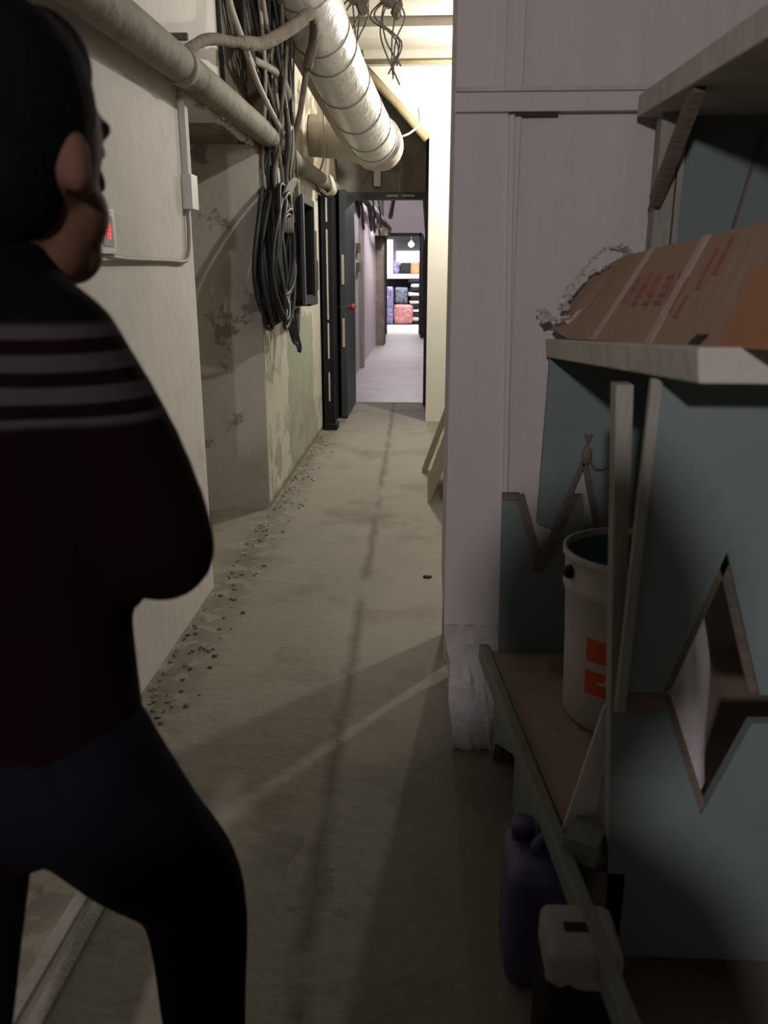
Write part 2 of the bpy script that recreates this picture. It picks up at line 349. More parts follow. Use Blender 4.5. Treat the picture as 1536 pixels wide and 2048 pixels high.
# white boarded wall on the right with its end pillar
b = B().box(0.06, 0.215, 2.135, 2.60, 0.40, CEIL).box(0.2155, 2.0, 2.15, 2.30, 0, CEIL).box(2.0, 2.6, 2.15, 2.30, 0, CEIL)
struct('wall_right_boarded', b, 'board')
b = B().box(0.065, 0.215, 2.138, 2.60, 0.0, 0.40)
for v in b.bm.verts:
    if v.co.z < 0.1 and v.co.x < 0.1: v.co.x += 0.03
bmesh.ops.subdivide_edges(b.bm, edges=b.bm.edges[:], cuts=6, use_grid_fill=True)
struct('trim_pillar_plinth', b.jitter(0.006, 4), 'plinth')
struct('trim_wall_band', B().box(0.058, 2.0, 2.118, 2.148, 1.706, 1.748, 0.004), 'board')
struct('trim_wall_ledge', B().box(0.06, 0.60, 2.112, 2.14, 1.7485, 1.758), 'plinth')
struct('trim_wall_gap', B().box(0.185, 0.30, 2.130, 2.15, 1.698, 1.7055), 'black')
b = B().hexa([(0.217, 2.120, 0.40), (0.229, 2.120, 0.40), (0.229, 2.152, 0.40), (0.217, 2.152, 0.40)],
             [(0.186, 2.120, 1.70), (0.198, 2.120, 1.70), (0.198, 2.152, 1.70), (0.186, 2.152, 1.70)])
struct('trim_wall_strip', b, 'board')
b = B().box(0.150, 0.172, 2.126, 2.15, 1.757, CEIL)
struct('trim_wall_strip_upper', b, 'board')
# unseen timber added behind the pillar to cast the dark band and light slit
tag(B().box(0.075, 0.105, 2.71, 2.94, 0, 2.5).build('timber_post', 'plywood'), 'tall timber board standing behind the end of the white wall', 'board')
# ceiling edge trim and slanted pipe on the white wall ahead
struct('trim_ceiling_cornice', B().box(-0.55, 2.6, 7.50, 7.65, 2.99, CEIL).box(-0.9, 2.6, 6.6, 6.9, 3.02, CEIL), 'ceiling')
tag(B().tube([(-0.62, 7.60, 3.02), (-0.30, 7.60, 2.72), (-0.02, 7.60, 2.42)], 0.035, 12).build('slanted_pipe', 'brass', sm=True), 'brown slanted pipe edging the bright white wall ahead', 'pipe')
tag(B().tube([(-0.55, 7.48, 2.985), (0.6, 7.48, 2.985)], 0.014, 8).build('ceiling_conduit', 'brass', sm=True), 'thin horizontal conduit under the ceiling above the white wall', 'pipe')

# ------------------------------------------------------------------ first door
struct('door_1_frame', B().box(-0.86, -0.80, 8.74, 8.86, 0, 2.09).box(-0.03, 0.03, 8.60, 8.86, 0, 2.09).box(-0.86, 0.03, 8.74, 8.86, 2.03, 2.10), 'door')
t = thing('open_door', 'blue-grey steel door leaf standing open edge-on with red knobs', 'door', (-0.745, 8.2, 0))
B().box(-0.795, -0.738, 7.76, 8.72, 0.012, 2.04, 0.004).build('leaf', 'door', t)
for z in (1.36, 0.80): B().box(-0.778, -0.755, 7.752, 7.762, z - 0.13, z + 0.13).build('edge_tape', 'yellow', t)['label'] = 'pale yellow tape on door edge'
for s in (-1, 1):
    k = B().tube([(-0.767 + s * 0.028, 7.85, 1.03), (-0.767 + s * 0.06, 7.85, 1.03)], 0.012, 10).build('knob', 'red', t, True)
    B().ball((-0.767 + s * 0.078, 7.85, 1.03), 0.03).build('knob_ball', 'red', k, True)
t = thing('outer_door', 'black steel door leaf folded back nearest the left wall', 'door', (-0.85, 7.6, 0))
B().box(-0.890, -0.825, 7.20, 8.62, 0.012, 1.97, 0.004).build('leaf', 'door_black', t)
B().box(-0.824, -0.800, 7.22, 7.30, 0.012, 1.97).build('edge_flange', 'door_black', t)
for z0, z1 in ((1.74, 1.93), (0.95, 1.68), (0.62, 0.92), (0.25, 0.5)): B().box(-0.848, -0.836, 7.192, 7.202, z0, z1).build('edge_strip', 'whiteplastic', t)['label'] = 'white strip on door edge'  # light showing through the hinge gap, put on as pale strips
B().box(-0.885, -0.775, 7.15, 7.32, 0.0, 0.05).build('foot_plate', 'door_black', t)
# sensor above the door
t = thing('door_sensor', 'small white sensor box above the door with a looping wire', 'sensor', (-0.51, 8.78, 2.22))
B().box(-0.545, -0.475, 8.72, 8.80, 2.15, 2.30, 0.012).build('housing', 'whiteplastic', t)
B().tube(smooth([(-0.49, 8.76, 2.30), (-0.40, 8.76, 2.31), (-0.31, 8.77, 2.26), (-0.29, 8.78, 2.15), (-0.31, 8.79, 2.08)], 5), 0.006, 6).build('wire', 'cable_pale', t, True)
for x in (-0.36, -0.20):
    tag(B().box(x - 0.06, x + 0.06, 8.725, 8.74, 2.055, 2.075).build('metal_plate', 'yellow'), 'small pale plate on the dark door lintel, ' + ('left one' if x < -0.3 else 'right one'), 'plate')

# ------------------------------------------------------------------ inner corridor
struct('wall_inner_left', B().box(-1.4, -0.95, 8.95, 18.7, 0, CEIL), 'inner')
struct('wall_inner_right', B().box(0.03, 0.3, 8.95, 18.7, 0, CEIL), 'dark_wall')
struct('ceiling_inner', B().box(-1.4, 0.3, 8.95, 18.7, CEIL, CEIL + 0.1), 'inner')
struct('wall_inner_end', B().box(-1.4, -0.91, 18.7, 18.85, 0, CEIL).box(-0.91, -0.16, 18.7, 18.85, 2.10, CEIL).box(-0.16, 0.3, 18.7, 18.85, 0, CEIL), 'inner')
struct('door_2_frame', B().box(-0.93, -0.88, 18.62, 18.72, 0, 2.12).box(-0.18, -0.13, 18.62, 18.72, 0, 2.12).box(-0.93, -0.13, 18.62, 18.72, 2.06, 2.13), 'door_black')
tag(B().box(-0.14, -0.09, 17.6, 18.6, 0.01, 2.06).build('far_door', 'door_black'), 'black door leaf standing open at the right of the far doorway', 'door')
t = thing('square_column', 'brown square column against the inner corridor left wall', 'column', (-0.87, 16.0, 0))
B().box(-0.95, -0.80, 15.7, 16.4, 0, 1.95).build('shaft', 'lagging', t)
B().box(-0.95, -0.74, 15.4, 16.5, 1.95, 2.08).build('capital', 'lagging', t)
tag(B().box(-0.95, -0.90, 12.0, 12.2, 0, 2.2).build('drain_pipe', 'duct_grey'), 'narrow dark vertical strip on the inner corridor wall', 'pipe')
t = thing('junction_box', 'small dirty junction boxes on the inner corridor wall', 'junction box', (-0.93, 11.6, 1.6))
B().box(-0.95, -0.90, 11.35, 11.65, 1.58, 1.70, 0.01).build('upper_box', 'lagging', t)
B().box(-0.95, -0.90, 11.40, 11.70, 1.34, 1.46, 0.01).build('lower_box', 'lagging', t)
tag(B().tube(smooth([(-0.85, 9.1, 2.22), (-0.84, 11, 2.26), (-0.84, 14, 2.24), (-0.82, 18.5, 2.2)], 4), 0.05, 10).build('inner_pipe', 'lagging', sm=True), 'dark pipe running high along the inner corridor left wall', 'pipe')
for i in range(9):
    y = 9.6 + i * 0.75; x = -0.82 + random.uniform(-.04, .1)
    tag(B().tube(smooth([(x - .08, y - .4, 2.75), (x, y - .1, 2.3 + random.uniform(-.1, .1)), (x + .02, y + .1, 2.05 + random.uniform(-.2, .1)), (x - .07, y + .3, 2.5), (x - .05, y + .7, 2.8)], 5), 0.014, 6).build('hanging_cable', 'cable_black', sm=True),
        'dark cable looping under the ceiling of the inner corridor', 'cable', 'cables sagging in the inner corridor')
tag(B().tube(smooth([(-0.62, 14.0, 3.08), (-0.55, 14.0, 2.6), (-0.62, 14.6, 2.3), (-0.66, 15.2, 2.25)], 5), 0.04, 8).build('down_pipe', 'door_black', sm=True), 'black bent pipe dropping from the inner corridor ceiling', 'pipe')
tag(B().box(-0.06, 0.029, 9.0, 18.0, 2.05, 3.079).build('cable_tray', 'dark_wall'), 'dark cable casing high on the inner corridor right wall', 'casing')

# ------------------------------------------------------------------ bright shop at the end
struct('wall_shop_back', B().box(-3, 2.5, 26.2, 26.3, 0, 3.1), 'shopgrey')
struct('wall_shop_left', B().box(-3.1, -3, 18.85, 26.2, 0, 3.1), 'inner')
struct('wall_shop_right', B().box(2.5, 2.6, 18.85, 26.2, 0, 3.1), 'inner')
struct('ceiling_shop', B().box(-3, 2.5, 18.85, 26.3, 3.1, 3.2), 'inner')
tag(B().box(-0.95, 0.6, 26.10, 26.19, 1.52, 1.92).build('light_panel', 'lightbox'), 'wide white lit panel on the grey shop back wall', 'lit sign')
tag(B().box(-1.55, -1.06, 26.10, 26.19, 1.1, 2.25).build('light_panel', 'lightbox'), 'tall narrow white lit panel left of the wide one', 'lit sign')
t = thing('shop_counter', 'long white shop counter stacked with cloth', 'counter', (-0.5, 22.8, 0))
B().box(-1.6, 1.0, 22.4, 23.3, 1.15, 1.27, 0.01).build('counter_top', 'cloth_white', t)
B().box(-1.55, 0.95, 22.75, 23.2, 0, 1.15).build('counter_body', 'cloth_black', t)
def bale(name, x0, x1, y0, y1, z0, z1, m, label, cat):
    b = B().box(x0, x1, y0, y1, z0, z1); bmesh.ops.subdivide_edges(b.bm, edges=b.bm.edges[:], cuts=4, use_grid_fill=True)
    o = b.jitter(0.018, int(abs(x0) * 100 + z0 * 10)).build(name, m); bake(o, ('SUBSURF', dict(levels=1)))
    return tag(o, label, cat)
bale('cloth_bag', -0.86, -0.36, 22.0, 22.6, 0.02, 0.50, 'cloth_red', 'red and white printed bag on the shop floor', 'bag')
bale('cloth_bundle', -0.84, -0.50, 22.25, 22.7, 0.52, 0.93, 'cloth_print', 'grey-blue patterned bundle above the red bag', 'bundle')
bale('cloth_roll', -1.12, -0.88, 22.0, 22.4, 0.02, 0.95, 'cloth_blue', 'tall blue and violet printed roll left of the red bag', 'cloth roll')
bale('brown_bag', -0.35, -0.24, 22.2, 22.5, 0.02, 0.46, 'cloth_brown', 'narrow brown bag right of the red bag', 'bag')
ords = ['lowest', 'second lowest', 'third lowest', 'fourth lowest', 'fifth lowest', 'sixth lowest', 'fourth from the top', 'third from the top', 'second from the top', 'topmost']
for i in range(10):
    dark = i % 2 == 1
    bale('folded_cloth', -0.49 + 0.03 * (i % 3), 0.15, 22.08, 22.62, 0.10 + i * 0.105, 0.10 + i * 0.105 + 0.085, 'cloth_black' if dark else 'cloth_white',
         ('black' if dark else 'pale') + ' folded cloth, ' + ords[i] + ' of the shop pile', 'cloth')['group'] = 'folded cloths piled by the counter'
bale('dark_garment', -0.72, -0.45, 22.8, 23.1, 1.275, 1.56, 'cloth_black', 'black garment heap on the white shop counter', 'garment')
bale('orange_garment', -0.46, -0.22, 22.85, 23.2, 1.275, 1.58, 'cloth_orange', 'orange garment on the white shop counter', 'garment')
bale('violet_garment', -0.92, -0.74, 22.9, 23.2, 1.275, 1.60, 'cloth_blue', 'blue violet garment on the white shop counter', 'garment')
t = thing('pendant_lamp', 'small white lamp hanging in front of the grey shop wall', 'lamp', (-0.48, 25.0, 2.1))
B().tube([(-0.48, 25, 3.1), (-0.48, 25, 2.15)], 0.012, 6).build('cord', 'cloth_white', t)
B().lathe([(0.02, 0.08), (0.09, 0.0), (0.085, -0.05), (0.03, -0.10)], (-0.48, 25, 2.1), 16).build('shade', 'lightbox', t, True)

# ------------------------------------------------------------------ left wall: pipe, cables, boxes
t = thing('main_pipe', 'thick grey-brown pipe running along the left wall above the niche', 'pipe', (-0.855, 3.5, 2.02))
P = [(-0.85, 0.1, 2.02), (-0.85, 1.5, 2.00), (-0.85, 3.0, 2.02), (-0.85, 4.5, 2.03), (-0.85, 6.0, 2.03), (-0.845, 8.0, 2.06), (-0.84, 8.7, 2.06)]
B().tube(smooth(P, 8), [0.058] * 25 + [0.05] * 24, 18).build('pipe_body', 'pipe', t, True)
for y in (1.2, 3.05, 5.9): B().tube([(-0.85, y, 2.02), (-0.85, y + 0.06, 2.02)], 0.062, 18).build('pipe_collar', 'pipe', t, True)
b = B()
for i in range(5): b.tube(smooth([(-0.79, 7.0 + i * .05, 2.08), (-0.77, 7.03 + i * .06, 1.98), (-0.83, 7.1 + i * .05, 1.95), (-0.90, 7.1 + i * .05, 2.02)], 5), 0.010, 6)
tag(b.build('tie_wire', 'cable_pale', sm=True), 'pale wire tied round the pipe near the doors', 'wire')
tag(B().box(-0.912, -0.80, 3.0, 3.02, 2.08, 2.10).build('pipe_bracket', 'lagging'), 'small rusty bracket above the thick pipe', 'bracket')
# lagged branch rising from the pipe
t = thing('branch_pipe', 'rag-wrapped branch pipe rising from the wall pipe towards the ceiling', 'pipe', (-0.85, 3.2, 2.1))
B().tube(smooth([(-0.86, 3.15, 2.07), (-0.84, 3.42, 2.18), (-0.80, 3.75, 2.25), (-0.74, 4.10, 2.33), (-0.64, 4.35, 2.46), (-0.58, 4.50, 2.55), (-0.60, 4.75, 2.52), (-0.66, 4.9, 2.40)], 6), [0.020] * 14 + [0.030] * 15 + [0.026] * 14, 12).jitter(0.003, 2).build('lagged_run', 'lagging', t, True)
B().tube(smooth([(-0.66, 4.9, 2.42), (-0.72, 5.0, 2.2), (-0.78, 5.05, 2.0), (-0.80, 5.1, 1.75)], 5), 0.016, 10).build('drop_run', 'lagging', t, True)
# cables falling from the ceiling down the left wall into the boxes
rn = random.Random(11)
for i in range(22):
    y0 = 4.35 + rn.random() * 0.75; y1 = 4.72 + rn.random() * 0.45; x = -0.86 + rn.uniform(-0.03, 0.09)
    pts = [(x - 0.02, y0, 3.06), (x + rn.uniform(-.03, .06), y0 + (y1 - y0) * .4 + rn.uniform(-.1, .1), 2.7), (x + rn.uniform(-.02, .05), y1 + rn.uniform(-.12, .1), 2.35),
           (x + rn.uniform(-.02, .04), y1 + rn.uniform(-.05, .05), 2.05), (x, y1 + rn.uniform(-.05, .05), 1.85), (x, y1 + 0.1, 1.62)]
    mk = rn.choice(['cable_black', 'cable_black', 'cable_grey', 'cable_grey', 'cable_pale', 'lagging'])
    tag(B().tube(smooth(pts, 6), rn.uniform(0.005, 0.013), 7).build('loose_cable', mk, sm=True), 'loose cable falling down the left wall to the black boxes', 'cable', 'cables down the left wall')
for i in range(10):
    y0 = 4.05 + rn.random() * 0.55
    pts = [(-0.97, y0, 2.95 + rn.uniform(-.2, .1)), (-0.9, y0 + rn.uniform(0, .3), 2.7), (-0.885, min(y0 + rn.uniform(0.2, .5), 4.88), 2.45 + rn.uniform(-.1, .1)), (-0.88, min(y0 + rn.uniform(.4, .9), 4.9), 2.3)]
    tag(B().tube(smooth(pts, 6), rn.uniform(0.008, 0.018), 7).build('recess_cable', rn.choice(['cable_black', 'lagging', 'cable_black']), sm=True), 'dark cable tangled in the dirty recess above the pipe', 'cable', 'cables in the wall recess')
tag(B().tube(smooth([(-0.93, 4.05, 2.95), (-0.90, 4.08, 2.55), (-0.86, 4.2, 2.36), (-0.84, 4.45, 2.22), (-0.80, 4.80, 2.08), (-0.79, 4.86, 2.06), (-0.77, 4.98, 2.12), (-0.80, 5.1, 2.12)], 6), 0.014, 8).build('conduit', 'cable_pale', sm=True), 'pale bent conduit slanting down across the cable recess', 'conduit')
tag(B().tube(smooth([(-0.88, 4.55, 2.36), (-0.80, 4.75, 2.34), (-0.77, 4.9, 2.28), (-0.78, 5.0, 2.2), (-0.8, 5.05, 2.15)], 6), 0.02, 8).build('short_conduit', 'cable_pale', sm=True), 'short pale arched conduit above the slanting one', 'conduit')
tag(B().tube([(-0.925, 3.99, 3.0), (-0.915, 4.0, 2.09)], 0.012, 8).build('corner_wire', 'cable_black', sm=True), 'thin dark wire down the recess corner to the pipe', 'wire')
# coil of cable hanging on the wall
rn = random.Random(5); b = B()
for i in range(30):
    cy, cz = 5.0 + rn.uniform(-.06, .06), 1.42 + rn.uniform(-.03, .03); a = 0.24 + rn.uniform(-.10, .06); h = 0.32 + rn.uniform(-.10, .04); ox = rn.uniform(0.0, 0.12)
    pts = []
    for k in range(28):
        t_ = k * 2 * math.pi / 28
        pts.append((-0.89 + ox + 0.012 * math.sin(3 * t_ + i), cy + a * math.cos(t_) + 0.25 * 0.2 * math.sin(t_), cz + h * math.sin(t_)))
    b.tube(pts, rn.uniform(0.008, 0.013), 6, True)
t = thing('cable_coil', 'big oval coil of dark cable hanging on the left wall', 'cable coil', (-0.85, 5.0, 1.1))
b.build('loops', 'cable_black', t, True)
b = B()
for i in range(4): b.tube(smooth([(-0.80, 5.05 + i * .05, 1.12), (-0.77, 5.10 + i * .08, 0.96 - i * .012), (-0.78, 5.35, 0.95 - i * .02), (-0.80, 5.50 - i * .03, 1.12)], 6), 0.010, 6)
b.build('loose_tail', 'cable_black', t, True)
b = B()
for i in range(8):
    b.tube(smooth([(-0.82 + .01 * i, 4.85 + i * .03, 1.55), (-0.78, 5.05 + i * .03, 1.78), (-0.77, 5.35 + i * .02, 1.86), (-0.80, 5.50, 1.80), (-0.82, 5.55, 1.70)], 6), 0.009, 6)
b.build('feed_cables', 'cable_grey', t, True)
t.location.y -= 0.27
tag(B().tube(smooth([(-0.88, 4.78, 1.66), (-0.86, 4.70, 1.82), (-0.85, 4.75, 2.0), (-0.87, 4.95, 2.02), (-0.87, 5.02, 1.85), (-0.88, 4.9, 1.66)], 6), 0.008, 6).build('loose_loop', 'cable_black', sm=True), 'single thin loop of wire above the cable coil', 'wire')
t = thing('switch_box', 'black open-fronted electrical box on the left wall beside the coil', 'electrical box', (-0.83, 5.6, 1.2))
B().box(-0.912, -0.752, 5.42, 5.45, 1.18, 1.76).box(-0.912, -0.752, 5.92, 5.95, 1.18, 1.76).box(-0.912, -0.90, 5.45, 5.92, 1.18, 1.76).box(-0.912, -0.752, 5.45, 5.92, 1.18, 1.20).box(-0.912, -0.752, 5.45, 5.92, 1.74, 1.76).build('case', 'black', t)
B().box(-0.752, -0.732, 5.40, 5.45, 1.15, 1.78, 0.004).build('front_rim', 'door', t)
B().box(-0.752, -0.740, 5.92, 5.96, 1.15, 1.78).box(-0.752, -0.74, 5.45, 5.92, 1.74, 1.78).box(-0.752, -0.74, 5.45, 5.92, 1.15, 1.19).build('front_frame', 'black', t)
B().box(-0.90, -0.80, 5.50, 5.88, 1.26, 1.68, 0.01).build('switch_gear', 'black', t)
B().box(-0.84, -0.76, 5.42, 5.48, 1.76, 1.86).build('broken_top', 'cable_grey', t)
t.location.y -= 0.30
t = thing('meter_box', 'second black box mounted beyond the open electrical box', 'electrical box', (-0.83, 6.0, 1.2))
B().box(-0.912, -0.785, 5.72, 6.10, 1.12, 1.62, 0.006).build('case', 'black', t)
B().box(-0.785, -0.765, 5.74, 6.0, 1.22, 1.42, 0.006).build('meter', 'black', t)
# card reader, cable and trunking on the near wall
t = thing('card_reader', 'grey wall-mounted reader box with a red lit display', 'card reader', (-0.91, 2.36, 1.45))
B().box(-0.93, -0.893, 2.275, 2.43, 1.385, 1.525, 0.006).build('housing', 'greyplastic', t)
B().box(-0.893, -0.884, 2.30, 2.425, 1.395, 1.515, 0.003).build('face_plate', 'whiteplastic', t)
d_ = B().box(-0.884, -0.8815, 2.325, 2.40, 1.415, 1.495).build('display', 'greyplastic', t)
b = B()
for i in range(4):
    z = 1.435 + i * 0.0115
    b.box(-0.8815, -0.8795, 2.355, 2.372, z, z + 0.002)
    b.box(-0.8815, -0.8795, 2.354, 2.3565, z, z + 0.011).box(-0.8815, -0.8795, 2.3705, 2.373, z, z + 0.011)
b.build('red_digits', 'led', d_)['label'] = 'glowing red digits'
tag(B().tube(smooth([(-0.905, 2.40, 1.39), (-0.915, 2.6, 1.385), (-0.918, 3.0, 1.385), (-0.918, 3.22, 1.385), (-0.918, 3.28, 1.42), (-0.918, 3.30, 1.50), (-0.918, 3.30, 1.59)], 6), 0.0075, 7).build('reader_cable', 'greyplastic', sm=True), 'thin grey cable from the reader box along the near wall', 'cable')
t = thing('cable_trunking', 'white vertical cable trunking on the near wall edge', 'trunking', (-0.92, 3.32, 1.6))
B().box(-0.93, -0.905, 3.30, 3.345, 1.70, 1.985, 0.003).build('channel', 'plaster', t)
B().box(-0.93, -0.892, 3.285, 3.375, 1.575, 1.70, 0.003).build('end_box', 'whiteplastic', t)
# small rubble and dust along the foot of the left wall
rn = random.Random(9); b = B()
for i in range(260):
    y = 2.2 + (rn.random() ** 1.3) * 5.0; u = rn.random() ** 2.2
    r = rn.uniform(0.002, 0.009) * (1.2 if y < 4.3 else 1)
    b.ball((-0.905 + 0.17 * u + (0.02 if y > 4.5 else 0), y, r * 0.3), r, 6, (1, rn.uniform(.8, 1.8), 0.6))
o = tag(b.jitter(0.002, 5).build('rubble', 'rubble'), 'crumbs of plaster and dirt along the foot of the left wall', 'rubble'); o['kind'] = 'stuff'
tag(B().ball((0.02, 3.55, 0.006), 0.014, 8, (1.6, 1, .6)).build('pebble', 'cable_black'), 'small dark lump lying alone on the corridor floor', 'pebble')

# ------------------------------------------------------------------ duct under the ceiling
t = thing('air_duct', 'shiny silver air duct slanting down along the corridor and bending left', 'duct', (-0.4, 6.2, 2.3))
path = [(-0.68, 4.1, 2.98), (-0.64, 4.8, 2.72), (-0.545, 5.5, 2.49), (-0.44, 6.1, 2.31), (-0.385, 6.45, 2.24)]
B().tube(smooth(path, 8), 0.165, 28).build('main_run', 'foil', t, True)
B().tube(smooth([(-0.37, 6.40, 2.25), (-0.36, 6.60, 2.23), (-0.45, 6.76, 2.26), (-0.62, 6.80, 2.31), (-0.80, 6.80, 2.33), (-0.91, 6.80, 2.34)], 6), [0.168] * 12 + [0.15] * 19, 28).build('elbow_run', 'duct_grey', t, True)
sm_ = smooth(path, 8)
for k in (3, 7, 11, 13, 17, 21, 25, 29):
    c, d = sm_[k], (sm_[k + 1] - sm_[k]).normalized()
    B().tube([c - d * 0.007, c + d * 0.007], 0.169, 28).build('seam_band', 'seam', t, True)
B().tube(smooth([(-0.83, 4.1, 3.0), (-0.80, 4.8, 2.72), (-0.70, 5.5, 2.50), (-0.60, 6.2, 2.32), (-0.55, 6.5, 2.25)], 8), 0.075, 16).build('side_tube', 'duct_grey', t, True)
tag(B().tube(smooth([(-0.72, 6.3, 2.55), (-0.76, 6.4, 2.52), (-0.75, 6.4, 2.3), (-0.76, 6.42, 2.15), (-0.80, 6.5, 2.06)], 6), 0.007, 6).build('dangling_wire', 'cable_pale', sm=True), 'thin pale wire dangling past the duct elbow', 'wire')
tag(B().tube(smooth([(-0.20, 6.6, 2.30), (-0.14, 6.7, 2.34), (-0.08, 7.0, 2.45), (-0.09, 7.3, 2.6)], 6), 0.008, 6).build('curved_wire', 'cable_pale', sm=True), 'curved pale wire at the right end of the duct', 'wire')
# clumps of wire hanging from the ceiling
rn = random.Random(21)
for j, (cx, cy) in enumerate(((-0.47, 5.9), (-0.26, 6.0))):
    t = thing('hanging_wires', ['tangle of dark wires hanging close beside the duct', 'tangle of dark wires hanging in front of the bright ceiling'][j], 'wires', (cx, cy, 3.0))
    B().ball((cx, cy, 3.03), 0.07, 10, (1, 1, .9)).ball((cx + .04, cy, 2.97), 0.05, 10, (.7, .7, 1.2)).jitter(0.012, j).build('clump', 'lagging', t)
    for i in range(7):
        x = cx + rn.uniform(-.05, .05)
        b = B().tube(smooth([(x, cy, 3.02), (x + rn.uniform(-.1, .06), cy + rn.uniform(-.05, .05), 2.92), (cx + rn.uniform(-.09, .07), cy, 2.78), (cx + rn.uniform(-.06, .07), cy, 2.72 - rn.uniform(0, .22))], 6), 0.006, 5)
        b.build('strand', 'cable_grey', t, True)

# ------------------------------------------------------------------ boards leaning by the corridor, on a low block
struct('trim_low_block', B().box(0.30, 0.60, 4.6, 5.9, 0, 0.75), 'plaster')
tag(B().prism([(0.02, 4.82, 0.0), (0.02, 5.42, 0.0), (0.29, 5.42, 0.80), (0.29, 4.82, 0.80)], (0.018, 0, -0.006)).build('plywood_board', 'plywood'), 'brown plywood board leaning at the right of the corridor', 'board')
tag(B().prism([(-0.02, 5.6, 0.0), (-0.02, 5.72, 0.0), (0.28, 5.72, 0.86), (0.28, 5.6, 0.86)], (0.03, 0, -0.01)).build('leaning_batten', 'plywood'), 'narrow wooden batten leaning behind the plywood board', 'batten')

# ------------------------------------------------------------------ painted wooden rack on the right
rk = thing('wooden_rack', 'pale blue-green wooden rack with cut-out panels against the white wall', 'rack', (0.8, 1.6, 0))
def zt(y): return 1.188 + (2.1 - y) * 0.069       # sagging middle shelf, rising to the front
X1 = 1.45
o = B().hexa([(0.298, 2.10, zt(2.1) - .045), (X1, 2.10, zt(2.1) - .045), (X1, 1.03, zt(1.03) - .045), (0.333, 1.03, zt(1.03) - .045)],
             [(0.293, 2.10, zt(2.1)), (X1, 2.10, zt(2.1)), (X1, 1.03, zt(1.03)), (0.328, 1.03, zt(1.03))]).build('middle_shelf', 'plank', rk); bevel(o, .004)
o = B().hexa([(0.475, 2.10, 1.688), (X1, 2.10, 1.688), (X1, 0.95, 1.672), (0.505, 0.95, 1.672)], [(0.475, 2.10, 1.735), (X1, 2.10, 1.735), (X1, 0.95, 1.722), (0.500, 0.95, 1.722)]).build('top_shelf', 'plank', rk); bevel(o, .004)
o = B().hexa([(0.19, 2.12, 0.31), (X1, 2.12, 0.31), (X1, 1.285, 0.31), (0.285, 1.285, 0.31)], [(0.19, 2.12, 0.329), (X1, 2.12, 0.329), (X1, 1.285, 0.329), (0.285, 1.285, 0.329)]).build('bottom_shelf', 'shelfwood', rk)
o = B().bar((0.170, 2.11, 0.330), (0.306, 0.86, 0.322), 0.026, 0.05).build('shelf_rail', 'rail', rk); bevel(o, .004)
# front panels (towards the viewer)
yf = 1.23
up = [(0.345, yf, 1.205), (0.330, yf, 0.690), (0.393, yf, 0.690), (0.468, yf, 0.934), (0.548, yf, 0.690), (X1, yf, 0.66), (X1, yf, 1.215)]
o = B().prism(up, (0, 0.022, 0)).build('front_panel', 'blue', rk)
lo = [(0.324, yf + .03, 0.663), (0.405, yf + .03, 0.663), (0.49, yf + .03, 0.436), (0.555, yf + .03, 0.62), (X1, yf + .03, 0.64), (X1, yf + .03, 0.13), (0.346, yf + .03, 0.13)]
o = B().prism(lo, (0, 0.022, 0)).build('lower_front_panel', 'blue', rk)
b = B().bar((0.395, yf + .011, 0.692), (0.468, yf + .011, 0.930), 0.026, 0.007, (0, 1, 0)).bar((0.468, yf + .011, 0.930), (0.546, yf + .011, 0.692), 0.026, 0.007, (0, 1, 0))
b.build('notch_edge', 'raw', rk)
b = B().bar((0.405, yf + .041, 0.663), (0.49, yf + .041, 0.44), 0.026, 0.007, (0, 1, 0)); b.build('lower_notch_edge', 'raw', rk)
B().box(0.335, 0.40, yf + .002, yf + .03, 0.655, 0.692).build('joint_batten', 'raw', rk)
# uprights at the front left
B().hexa([(0.340, 1.262, 0.30), (0.358, 1.262, 0.30), (0.358, 1.30, 0.30), (0.340, 1.30, 0.30)], [(0.286, 1.262, 1.185), (0.312, 1.262, 1.185), (0.312, 1.30, 1.185), (0.286, 1.30, 1.185)]).build('upright', 'slat', rk)
B().hexa([(0.316, 1.215, 0.66), (0.331, 1.215, 0.66), (0.331, 1.229, 0.66), (0.316, 1.229, 0.66)], [(0.326, 1.215, 1.20), (0.341, 1.215, 1.20), (0.341, 1.229, 1.20), (0.326, 1.229, 1.20)]).build('upright', 'slat', rk)
B().box(0.32, 0.37, 1.26, 1.30, 0.0, 0.31).build('foot', 'raw', rk)
B().box(1.35, 1.40, 1.26, 1.30, 0.0, 0.31).build('foot', 'raw', rk)
B().box(0.215, 0.255, 2.08, 2.12, 0.0, 0.31).build('foot', 'raw', rk)
# back panels with V cut-outs
yb = 2.085
up2 = [(0.306, yb, 1.15), (0.296, yb, 0.715), (0.335, yb, 0.700), (0.40, yb, 0.885), (0.418, yb, 0.885), (0.462, yb, 0.70), (0.55, yb, 0.70), (X1, yb, 0.70), (X1, yb, 1.15)]
B().prism(up2, (0, 0.018, 0)).build('back_panel', 'blue', rk)
b = B().bar((0.335, yb + .005, 0.700), (0.405, yb + .005, 0.905), 0.03, 0.008, (0, 1, 0)).bar((0.462, yb + .005, 0.700), (0.413, yb + .005, 0.90), 0.03, 0.008, (0, 1, 0)); b.build('back_notch_edge', 'raw', rk)
lo2 = [(0.212, yb + .022, 0.329), (0.205, yb + .022, 0.787), (0.250, yb + .022, 0.787), (0.312, yb + .022, 0.59), (0.392, yb + .022, 0.787), (0.415, yb + .022, 0.787), (0.43, yb + .022, 0.62), (0.50, yb + .022, 0.6), (0.50, yb + .022, 0.329)]
B().prism(lo2, (0, 0.018, 0)).build('lower_back_panel', 'blue', rk)
